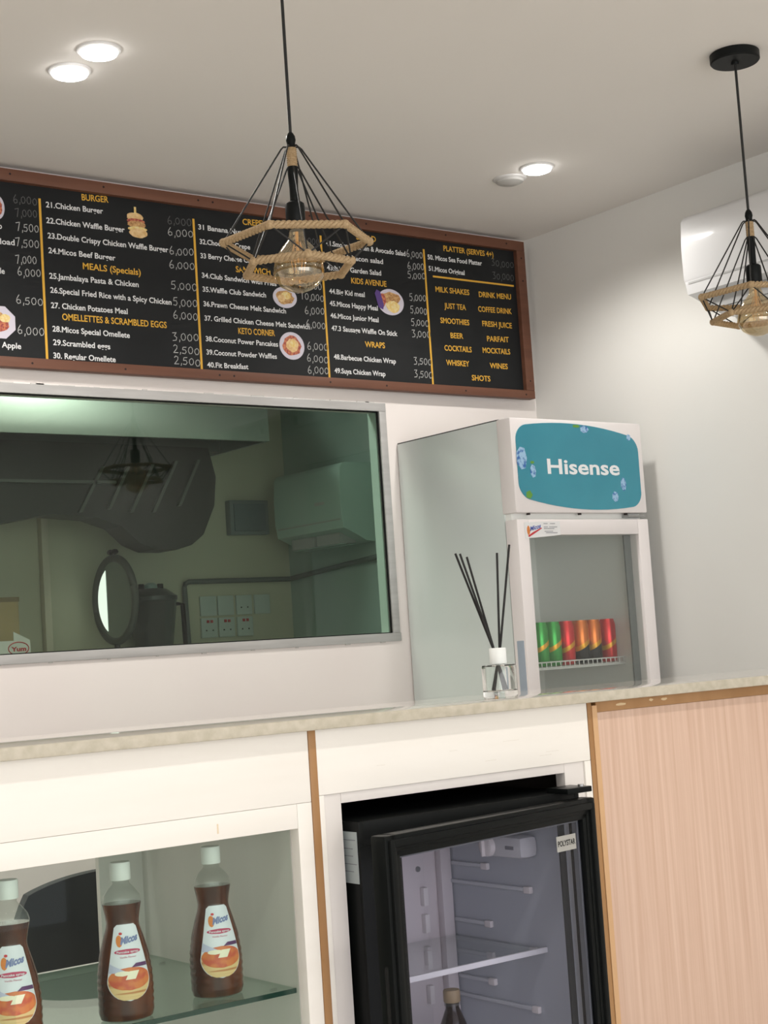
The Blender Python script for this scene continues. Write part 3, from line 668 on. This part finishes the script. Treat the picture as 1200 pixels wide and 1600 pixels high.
sh = bxo('glass_shelf', glass_clear, bf, -W+.042, -.041, .085, .365, .703, .707)
obj('shelf_edge', box(B(), -W+.042, -.041, .079, .0855, .6995, .7105, bev=.002), mat('white_trim', (.80, .80, .82), .4), sh, smooth=True)
s2 = bxo('glass_shelf', glass_clear, bf, -W+.042, -.041, .085, .365, .405, .409)
obj('shelf_edge', box(B(), -W+.042, -.041, .079, .0855, .4015, .4125, bev=.002), MATS['white_trim'], s2, smooth=True)
th = bxo('thermostat', mat('thermo_white', (.68, .68, .70), .35), bf, -.088, -.0405, .085, .215, .884, .928, bev=.014)
obj('dial', lathe(B(), [(0, 0), (.021, 0), (.020, .010), (.016, .013), (0, .013)], 24), fr_white, th, smooth=True).matrix_basis = Matrix.Translation((-.088, .182, .906)) @ Matrix.Rotation(-math.pi/2, 4, 'Y')
obj('dial_grip', box(B(), -.108, -.098, .179, .185, .887, .925, bev=.002), fr_white, th, smooth=True)
obj('lamp_slot', box(B(), -.0895, -.087, .105, .130, .902, .909, bev=.001), ink, th)
lb = bxo('rating_label', mat('pale_label', (.42, .47, .48), .5), bf, -W-.0012, -W+.0002, .006, .075, .905, .995)
bm = B()
for z, a, b in ((.980, .01, .06), (.965, .02, .05), (.952, .02, .045), (.938, .01, .06), (.925, .02, .05)): box(bm, -W-.0016, -W-.001, a, b, z, z+.0012)
obj('label_print', bm, ink, lb)
for x in (-W+.05, -.05):
    for y in (.05, DP-.05): obj('foot', cyl(B(), (x, y, 0), (x, y, .035), .016, n=12), blk, bf)
hp = bxo('hinge_plate', blk, bf, -.060, .004, -.034, .028, H-.001, H+.010, bev=.002)
obj('hinge_pin', cyl(B(), (-.012, -.020, H+.009), (-.012, -.020, H+.014), .006, n=12), MATS['zinc'], hp)
# door: pivots near the right front corner, left edge swung out
da = math.radians(9)-BR
dr = bpy.data.objects.new('door', None)
bm = B(); L, T = .587, .050; z0, z1 = .10, 1.003; a = .039
def ring(bm, x0, x1, zz0, zz1, w_, ya, yb, bev):
    box(bm, x0, x0+w_, ya, yb, zz0, zz1, bev=bev); box(bm, x1-w_, x1, ya, yb, zz0, zz1, bev=bev)
    box(bm, x0+w_*.4, x1-w_*.4, ya, yb, zz1-w_, zz1, bev=bev); box(bm, x0+w_*.4, x1-w_*.4, ya, yb, zz0, zz0+w_, bev=bev)
ring(bm, -L, 0, z0, z1, .030, .006, T-.010, .005)                  # outer body of the frame
ring(bm, -L+.008, -.008, z0+.008, z1-.008, .014, 0, .012, .004)      # raised bead
ring(bm, -L+.014, -.014, z0+.014, z1-.014, a-.014, .009, .022, .003)   # flat inner face
dr = obj('door', bm, blk, bf, smooth=True); C.objects.get('door')
dr.location = (-.005, -.056, 0); dr.rotation_euler = (0, 0, da)
bm = B(); ring(bm, -L+.012, -.012, z0+.012, z1-.012, .020, T-.010, T, .002); obj('gasket', bm, hole_m, dr)
bm = B(); ring(bm, -L+a-.002, -a+.002, z0+a-.002, z1-a+.002, .006, .022, .034, .001); obj('glazing_bead', bm, mat('bead_grey', (.20, .21, .22), .4, .3), dr)
bm = B(); box(bm, -a-.030, -a-.012, .046, .049, z0+a, z1-a); obj('inner_seal', bm, mat('seal_dark', (.02, .022, .022), .5), dr)
obj('glass', box(B(), -L+a-.003, -a+.003, .016, .020, z0+a-.003, z1-a+.003), pane('fridge_glass', (.88, .88, .92), ior=1.2, haze=.0), dr)
obj('grip_slot', box(B(), -L-.0012, -L+.004, .016, .026, .60, .79, bev=.0045), hole_m, dr)
bp = obj('badge', box(B(), -a-.078, -a-.019, .0145, .0162, z1-a-.052, z1-a-.023, bev=.0006), mat('badge_silver', (.48, .48, .46), .35, .6), dr)
letters('badge_lettering', 'POLYSTAR', hole_m, dr, lambda u, v: (-a-.075+u, .0142, z1-a-.042+v), .053, .0105, .02)
# bottle in it
def bottle_small(x, y, z):
    t = thing('drink_bottle', 'dark brown drink bottle with beige cap inside the black fridge', 'bottle', (x, y, z))
    obj('bottle_body', lathe(B(), [(0, 0), (.026, 0), (.030, .006), (.030, .11), (.0295, .13), (.026, .155), (.018, .175), (.0135, .186), (.0135, .198), (0, .198)], 32), mat('brown_bottle', (.015, .006, .005), .15, coat=.15), t, smooth=True)
    obj('neck_ring', lathe(B(), [(.0135, .190), (.0165, .191), (.0165, .195), (.0135, .196)], 28), clear_plastic, t, smooth=True)
    obj('cap', lathe(B(), [(.0155, .197), (.0168, .199), (.0168, .218), (.0155, .221), (0, .221)], 36, ribs=lambda a, z: 1+.015*math.cos(a*36)), mat('beige_cap', (.40, .30, .18), .5), t, smooth=True)
bottle_small(2.005, 2.50, .4095)
# ================================================================ syrup bottles
BP = [(.036, 0), (.0425, .003), (.0455, .012), (.0455, .030), (.0460, .052), (.0450, .075), (.0405, .105), (.0335, .130), (.0278, .148), (.0268, .156), (.0285, .168), (.0322, .186)]
def brad(z):
    for (r0, z0), (r1, z1) in zip(BP, BP[1:]):
        if z0 <= z <= z1: return r0+(r1-r0)*(z-z0)/(z1-z0)
    return BP[-1][0]
SYB = .80
def syrup_bottle(x, y, z, rz, label):
    t = thing('syrup_bottle', label, 'bottle', (x, y, z), rz, 'pancake syrup bottles in the display cabinet')
    rib = lambda a, zz: 1+(.012*math.sin(zz*520)*(1 if math.cos(a) > .45 or math.cos(a) < -.45 else 0) if .02 < zz < .1 else 0)
    pr = []
    for i in range(60):
        zz = .003+.183*i/59; pr.append((brad(zz), zz))
    obj('syrup_body', lathe(B(), [(0, 0), (.036, 0)]+pr+[(0, .1862)], 56, sy=SYB, ribs=rib), syrup, t, smooth=True)
    obj('bottle_shoulder', lathe(B(), [(.0322, .1863), (.0326, .190), (.0300, .199), (.0215, .210), (.0145, .217), (.0135, .221), (.0150, .223), (.0150, .226), (.0130, .227), (.0130, .232)], 48, sy=SYB), clear_plastic, t, smooth=True)
    obj('cap', lathe(B(), [(0, .2235), (.0165, .2235), (.0170, .2245), (.0170, .2500), (.0160, .2525), (0, .2530)], 36), cap_w, t, smooth=True)
    def S_(u, v, off=.0006):                    # u metres round the front, v height
        r = brad(v); th = -math.pi/2+u/(r*.93)
        return ((r+off)*math.cos(th), (r*SYB+off)*math.sin(th), v)
    def patch(name, outline, m, off, parent, nz=26, nu=12):
        """outline(v)->(u0,u1) for v in range"""
        v0, v1, fn = outline; bm = B(); rows = []
        for i in range(nz+1):
            v = v0+(v1-v0)*i/nz; a_, b_ = fn(v); rows.append([bm.verts.new(S_(a_+(b_-a_)*j/nu, v, off)) for j in range(nu+1)])
        for r0, r1 in zip(rows, rows[1:]):
            for j in range(nu): bm.faces.new((r0[j], r0[j+1], r1[j+1], r1[j]))
        me = bpy.data.meshes.new(name); bm.to_mesh(me); bm.free(); me.materials.append(m); me.shade_smooth()
        o = bpy.data.objects.new(name, me); C.objects.link(o); o.parent = parent; return o
    zb, zt = .034, .154
    def half(v):
        q = (v-zb)/(zt-zb); wd = .0365-.0195*max(0, (q-.25)/.75)**1.0
        if q < .30: wd *= math.sqrt(max(0, 1-((.30-q)/.30)**2))*.97+.03
        if q > .96: wd -= .004*((q-.96)/.04)**2
        return wd
    lab = patch('label', (zb, zt, lambda v: (-half(v), half(v))), label_w, .0006, t)
    def ell(cu, cv, ru, rv, inset=.0015):
        def f(v):
            s = math.sqrt(max(0, 1-((v-cv)/rv)**2))*ru; h_ = half(v)-inset
            return (max(cu-s, -h_), min(cu+s, h_))
        return (cv-rv*.999, cv+rv*.999, f)
    v0 = zb+.0015
    patch('pancake_picture', (v0, .074, lambda v: (-(half(v)-.0014), half(v)-.0014)), pan_y, .0008, lab)
    patch('pancake_picture', ell(.001, .069, .034, .018), pan_o, .0010, lab)
    patch('plate_picture', (.0795, .094, lambda v: (-(half(v)-.001), -(half(v)-.001)+max(.001, .030*(1-((v-.0795)/.0145))))), mat('lilac_print', (.50, .52, .68), .4), .0011, lab, 10)
    patch('purple_swirl', (.0865, .0925, lambda v: (.004+1.2*(v-.0865), half(v)-.001)), mat('purple_print', (.10, .03, .12), .4), .0011, lab, 6)
    patch('butter_picture', (.068, .081, lambda v: (-.006+(v-.068)*.5, .009+(v-.068)*.5)), butter, .0012, lab, 6)
    patch('syrup_pour', ell(-.010, .078, .012, .004), butter, .0012, lab, 8)
    patch('flavour_pill', ell(.000, .1115, .0205, .0042, .0035), pinkp, .0010, lab, 10)
    letters('flavour_text', 'Pancake syrup', label_w, lab, lambda u, v: S_(-.0165+u, .1098+v, .0013), .033, .0036, .02)
    letters('flavour_text', 'Vanilla Flavour', pinkp, lab, lambda u, v: S_(-.0125+u, .1020+v, .0011), .025, .0030, .0)
    patch('logo_drop', ell(-.0115, .1285, .0048, .0095, .003), orangep, .0010, lab, 10)
    letters('logo_text', 'Micos', navyp, lab, lambda u, v: S_(-.0100+u, .1230+v+u*.20, .0013), .0265, .0110, .045, .2)
    patch('logo_tip', ell(-.0085, .1400, .0026, .0022, .003), redp, .0010, lab, 6)
    return t
for x, y, rz, lb in ((1.416, 2.408, -.26, 'amber syrup bottle at the right, nearest the cabinet corner on the glass shelf'), (1.226, 2.380, -.28, 'amber syrup bottle in the middle on the glass shelf, before the back panel edge'), (1.022, 2.366, -.30, 'amber syrup bottle at the left, cut by the picture edge, beside the black chair back')):
    syrup_bottle(x, y, .739, rz-1.0*0+.0, lb)
# ================================================================ reed diffuser
rd = thing('reed_diffuser', 'clear glass reed diffuser with white collar and black reeds on the countertop', 'diffuser', (2.097, 2.392, 1.2003))
op = [(0, 0), (.0315, 0), (.0345, .003), (.0350, .008), (.0350, .062), (.0335, .0665), (.0200, .0675), (.0125, .068), (.0125, .074), (.0105, .074), (.0105, .066), (.0310, .0640), (.0322, .060), (.0322, .0165), (.029, .0145), (0, .0135)]
obj('glass_bottle', lathe(B(), op, 48), thick_glass, rd, smooth=True)
obj('collar', lathe(B(), [(.0130, .0685), (.0168, .0685), (.0172, .0700), (.0172, .0985), (.0160, .1005), (.0100, .1005), (.0100, .0960), (0, .0955)], 40), cap_w, rd, smooth=True)
for lat, tz, bx_, dp in ((-.071, .296, .010, .006), (-.0625, .294, .015, -.012), (-.048, .288, .006, .012), (.0137, .292, -.012, .010), (.0385, .306, -.015, -.008)):
    lx, ly = .79, -.61; c = .0035 if lat > 0 else -.0045; c += lat*.05
    p = Vector((lx*lat+.61*dp, ly*lat+.79*dp, tz)); c0 = Vector((lx*c, ly*c, .098))
    e = Vector((lx*bx_-.61*dp, ly*bx_-.79*dp, .0165))
    obj('reed', tube(B(), [p, c0, e], .0023, 10), reed_m, rd, smooth=True)
# ================================================================ chair seen through the case
ch = thing('office_chair', 'black chair with rounded back standing behind the display cabinet', 'chair', (1.640, 3.32, 0), -.12)
bm = B()
nx, nz = 20, 14; rows = []
for s in (0, 1):
    for i in range(nz+1):
        row = []
        for j in range(nx+1):
            u = -1+2*j/nx; v = -1+2*i/nz
            k = math.sqrt(1-(u*u)/2); l = math.sqrt(1-(v*v)/2); X = u*(l*.55+.45)*.245; Z = v*(k*.55+.45)*.185
            row.append(bm.verts.new((X, -.115-(.035 if s == 0 else 0)+(u*u)*-.03, .690+Z)))
        rows.append(row)
for s in (0, 1):
    R = rows[s*(nz+1):(s+1)*(nz+1)]
    for r0, r1 in zip(R, R[1:]):
        for j in range(nx): bm.faces.new((r0[j], r0[j+1], r1[j+1], r1[j]))
A_, Z_ = rows[:nz+1], rows[nz+1:]
for i in range(nz):
    bm.faces.new((A_[i][0], A_[i+1][0], Z_[i+1][0], Z_[i][0])); bm.faces.new((A_[i][-1], A_[i+1][-1], Z_[i+1][-1], Z_[i][-1]))
for j in range(nx):
    bm.faces.new((A_[0][j], A_[0][j+1], Z_[0][j+1], Z_[0][j])); bm.faces.new((A_[-1][j], A_[-1][j+1], Z_[-1][j+1], Z_[-1][j]))
cf = mat('chair_black', (.022, .026, .028), .55)
obj('backrest', bm, cf, ch, smooth=True)
bxo('spine', blk, ch, -.03, .03, -.115, -.09, .40, .72, bev=.006); bxo('seat', cf, ch, -.23, .23, -.09, .36, .42, .49, bev=.03)
obj('seat_post', cyl(B(), (0, .13, .09), (0, .13, .42), .025, n=16), blk, ch, smooth=True)
bxo('spine_bracket', blk, ch, -.03, .03, -.11, .13, .395, .42)
for k in range(5):
    a = k*2*math.pi/5+.3; e = (.26*math.cos(a), .13+.26*math.sin(a))
    lg = obj('leg', cyl(B(), (0, .13, .10), (e[0], e[1], .065), .020, .014, 10), blk, ch, smooth=True)
    obj('caster', cyl(B(), (e[0]-.015, e[1], .028), (e[0]+.015, e[1], .028), .028, n=16), blk, lg, smooth=True)
# ================================================================ kitchen behind the smoked pane
hood = thing('extractor_hood', 'brushed steel extractor hood seen through the top of the smoked window', 'extractor hood', (1.6, 4.33, 2.02))
def K_(o): o.location = Vector((-1.6, -4.33, -2.02)); return o
K_(bxo('front_band', steel, hood, .1, 2.86, 4.33, 4.345, 2.030, 2.138, bev=.002))
K_(bxo('hood_lip', dark_steel, hood, .1, 2.86, 4.345, 4.995, 2.125, 2.14)); K_(bxo('side_panel', steel, hood, 2.845, 2.86, 4.346, 4.995, 2.03, 2.125))
K_(bxo('cross_channel', dark_steel, hood, .1, 2.845, 4.62, 4.66, 2.035, 2.075))
hp_ = [(1.2, 2.060), (2.785, 2.045), (2.809, 1.946), (2.797, 1.846), (2.748, 1.747), (2.700, 1.712), (2.640, 1.696), (2.560, 1.698), (2.500, 1.722), (2.439, 1.777), (2.348, 1.806), (2.191, 1.817), (1.89, 1.763), (1.2, 1.76)]
K_(obj('reflection_panel', prism(B(), hp_, lambda u, v, w_: (u, 4.60+w_, v), .12), mat('reflection_dark', (.035, .038, .034), .45, .3), hood))  # dark panel added in the shape of a reflection on the window
for (xa, za), (xb, zb_), q in (((2.645, 1.995), (2.549, 1.821), 1), ((2.732, 2.001), (2.648, 1.843), 1), ((2.554, 1.982), (2.466, 1.821), 0), ((2.463, 1.974), (2.385, 1.831), 0), ((2.37, 1.972), (2.282, 1.821), 0)):
    K_(obj('filter_slat', prism(B(), [(xa, za), (xa+.012, za), (xb+.012, zb_), (xb, zb_)], lambda u, v, w_: (u, 4.585+w_, v), .015), mat('slat_light', (.11, .12, .11), .4, .4) if q else dark_steel, hood))
K_(bxo('ledge', mat('slat_light', (.2, .2, .2)), hood, 1.2, 2.42, 4.585, 4.60, 1.915, 1.925))
K_(obj('hood_top', prism(B(), [(4.35, 2.14), (4.99, 2.14), (4.99, 2.59), (4.75, 2.59)], lambda u, v, w_: (.1+w_, u, v), 2.76), dark_steel, hood))
# pipe trunking
pipe = tube(B(), [(2.897, 4.985, 1.15), (2.885, 4.985, 1.59), (2.889, 4.985, 1.603), (2.903, 4.985, 1.611), (3.345, 4.985, 1.611), (3.348, 4.97, 1.612), (3.348, 4.10, 1.668)], .0095, 10)
pp = obj('conduit_pipe', pipe, mat('conduit', (.12, .14, .13), .5), None, smooth=True); tag(pp, 'dark conduit pipe running along the kitchen walls behind smoked glass', 'pipe')
plw = mat('socket_plate', (.56, .62, .58), .4)
def plate_(x, z, red, holes, lb):
    t = thing('wall_socket', lb, 'socket', (x, 4.9995, z), 0, 'switch plates on the kitchen wall')
    obj('face_plate', box(B(), -.034, .034, -.010, 0, -.036, .036, bev=.002), plw, t, smooth=True)
    if red: obj('rocker', box(B(), -.012, -.002, -.013, -.009, .018, .028), redp, t); obj('rocker', box(B(), .004, .014, -.013, -.009, .018, .028), redp, t)
    if holes:
        for a_ in (-.014, .014): obj('pin_hole', box(B(), a_-.003, a_+.003, -.0105, -.0095, -.012, -.007), hole_m, t)
plate_(2.985, 1.520, 0, 0, 'blank switch plate, upper left of the group behind smoked glass'); plate_(3.060, 1.520, 0, 0, 'blank switch plate second in the upper row behind smoked glass')
plate_(3.140, 1.520, 0, 1, 'socket plate third in the upper row behind smoked glass'); plate_(3.220, 1.520, 0, 0, 'pale switch plate at the right end of the upper row behind smoked glass')
plate_(2.985, 1.440, 1, 1, 'socket with red switches at the left of the lower row behind smoked glass'); plate_(3.060, 1.440, 1, 1, 'socket with red switches in the middle of the lower row behind smoked glass'); plate_(3.140, 1.440, 1, 1, 'socket with red switches at the right of the lower row behind smoked glass')
wb = thing('wall_box', 'grey square electrical box high on the kitchen back wall', 'wall box', (3.17, 4.9995, 1.845)); obj('box_body', box(B(), -.085, .085, -.035, 0, -.065, .065, bev=.004), mat('box_grey', (.20, .24, .24), .5), wb, smooth=True); obj('box_door', box(B(), -.070, .070, -.041, -.034, -.052, .052, bev=.003), mat('box_door', (.15, .19, .20), .4), wb, smooth=True)
wp = bxo('white_pipe', mat('old_pipe', (.66, .60, .48), .5), None, 2.325, 2.352, 4.965, 4.999, 1.1505, 1.86, bev=.006); tag(wp, 'pale upright pipe on the kitchen back wall above the boxes', 'pipe')
wt = thing('kitchen_worktop', 'steel worktop along the kitchen back wall below the window line', 'worktop', (1.5, 4.7, 0))
obj('worktop', box(B(), -1.9, 1.80, -.28, .295, 1.12, 1.15, bev=.003), steel, wt, smooth=True)
for x in (-1.85, 0, 1.74):
    for y in (-.25, .25): obj('leg', box(B(), x, x+.04, y, y+.04, 0, 1.12), steel, wt)
# blender
bl = thing('kitchen_blender', 'large jug blender with dark lid seen through the smoked window', 'blender', (2.700, 4.90, 1.1505))
obj('motor_base', box(B(), -.075, .075, -.08, .08, 0, .10, bev=.015), blk, bl, smooth=True)
obj('jug', lathe(B(), [(.050, .10), (.055, .12), (.088, .385), (.091, .40), (.086, .40), (.052, .125)], 4*8), pane('jug_plastic', (.52, .56, .56), ior=1.4, haze=.05), bl, smooth=True)
obj('lid', lathe(B(), [(0, .435), (.030, .435), (.055, .432), (.092, .405), (.092, .392), (0, .392)], 32), mat('smoky_lid', (.05, .06, .06), .3), bl, smooth=True)
obj('lid_knob', lathe(B(), [(0, .455), (.012, .455), (.022, .448), (.024, .436), (0, .436)], 24), mat('knob_green', (.32, .45, .42), .3), bl, smooth=True)
for s in (-1, 1): obj('lid_latch', box(B(), s*.038-.010, s*.038+.010, -.006, .006, .43, .452, bev=.003), blk, bl, smooth=True)
obj('handle', tube(B(), [(.088, 0, .38), (.125, 0, .375), (.128, 0, .22), (.070, 0, .19)], .009, 10), blk, bl, smooth=True)
# round mirror on stand, facing the left side
rm = thing('round_mirror', 'round dark-framed mirror with a painted bright reflection left of the blender', 'mirror', (2.506, 4.80, 1.1505))
def RY(r, n=48): return [(0, .078*0+r*math.cos(2*math.pi*i/n), .395+r*math.sin(2*math.pi*i/n)) for i in range(n)]
obj('round_frame', tube(B(), RY(.142), .013, 10, closed=True), mat('mirror_frame', (.07, .075, .065), .5), rm, smooth=True)
obj('mirror_glass', cyl(B(), (-.002, 0, .395), (.002, 0, .395), .132, n=48), mat('mirror_face', (.26, .30, .27), .2, .4), rm)
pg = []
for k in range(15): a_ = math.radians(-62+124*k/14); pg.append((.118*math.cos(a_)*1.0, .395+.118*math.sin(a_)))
obj('reflection_patch', prism(B(), pg, lambda u, v, w_: (-.0028-w_, -u*-1, v), .001), mat('painted_reflection', (.8, .82, .8), .4, emit=(.95, 1, .92), estr=1.5), rm)  # glowing half-disc added as a painted bright reflection in the mirror
obj('stem', cyl(B(), (0, 0, .02), (0, 0, .245), .010, n=12), iron, rm, smooth=True); obj('foot', lathe(B(), [(0, 0), (.07, 0), (.07, .010), (.012, .022), (0, .022)], 28), iron, rm, smooth=True)
bm = B()
for s in (-1, 1): lathe(bm, [(0, 0), (.010, .004), (.013, .010), (.008, .018), (0, .020)], 12, loc=(0, s*.016, .548))
obj('bow', bm, iron, rm, smooth=True)
# boxes at the left
cb = thing('cardboard_box', 'brown cardboard box at the left edge behind the smoked window', 'box', (2.037, 4.86, 1.1505)); obj('carton', box(B(), -.12, .11, -.08, .08, 0, .405, bev=.002), mat('cardboard', (.42, .32, .17), .8), cb); obj('flap', box(B(), -.12, .112, -.082, .082, .400, .415), mat('cardboard_dark', (.22, .17, .10), .8), cb)
pb = thing('printed_box', 'white printed food box with red lettering by the cardboard box', 'box', (2.058, 4.70, 1.1505)); obj('carton', box(B(), -.12, .055, -.07, .07, 0, .270), mat('carton_white', (.70, .70, .66), .5), pb)
obj('lid_flap', prism(B(), [(0, .270), (.055, .270), (0, .298)], lambda u, v, w_: (u, -.07+w_, v), .002), MATS['carton_white'], pb)
obj('logo_ring', tube(B(), [(.015+.034*math.cos(2*math.pi*i/28), -.0705, .245+.020*math.sin(2*math.pi*i/28)) for i in range(28)], .0016, 6, closed=True), redp, pb)
letters('logo_lettering', 'Yum', redp, pb, lambda u, v: (-.010+u, -.0712, .237+v), .050, .014, .04)
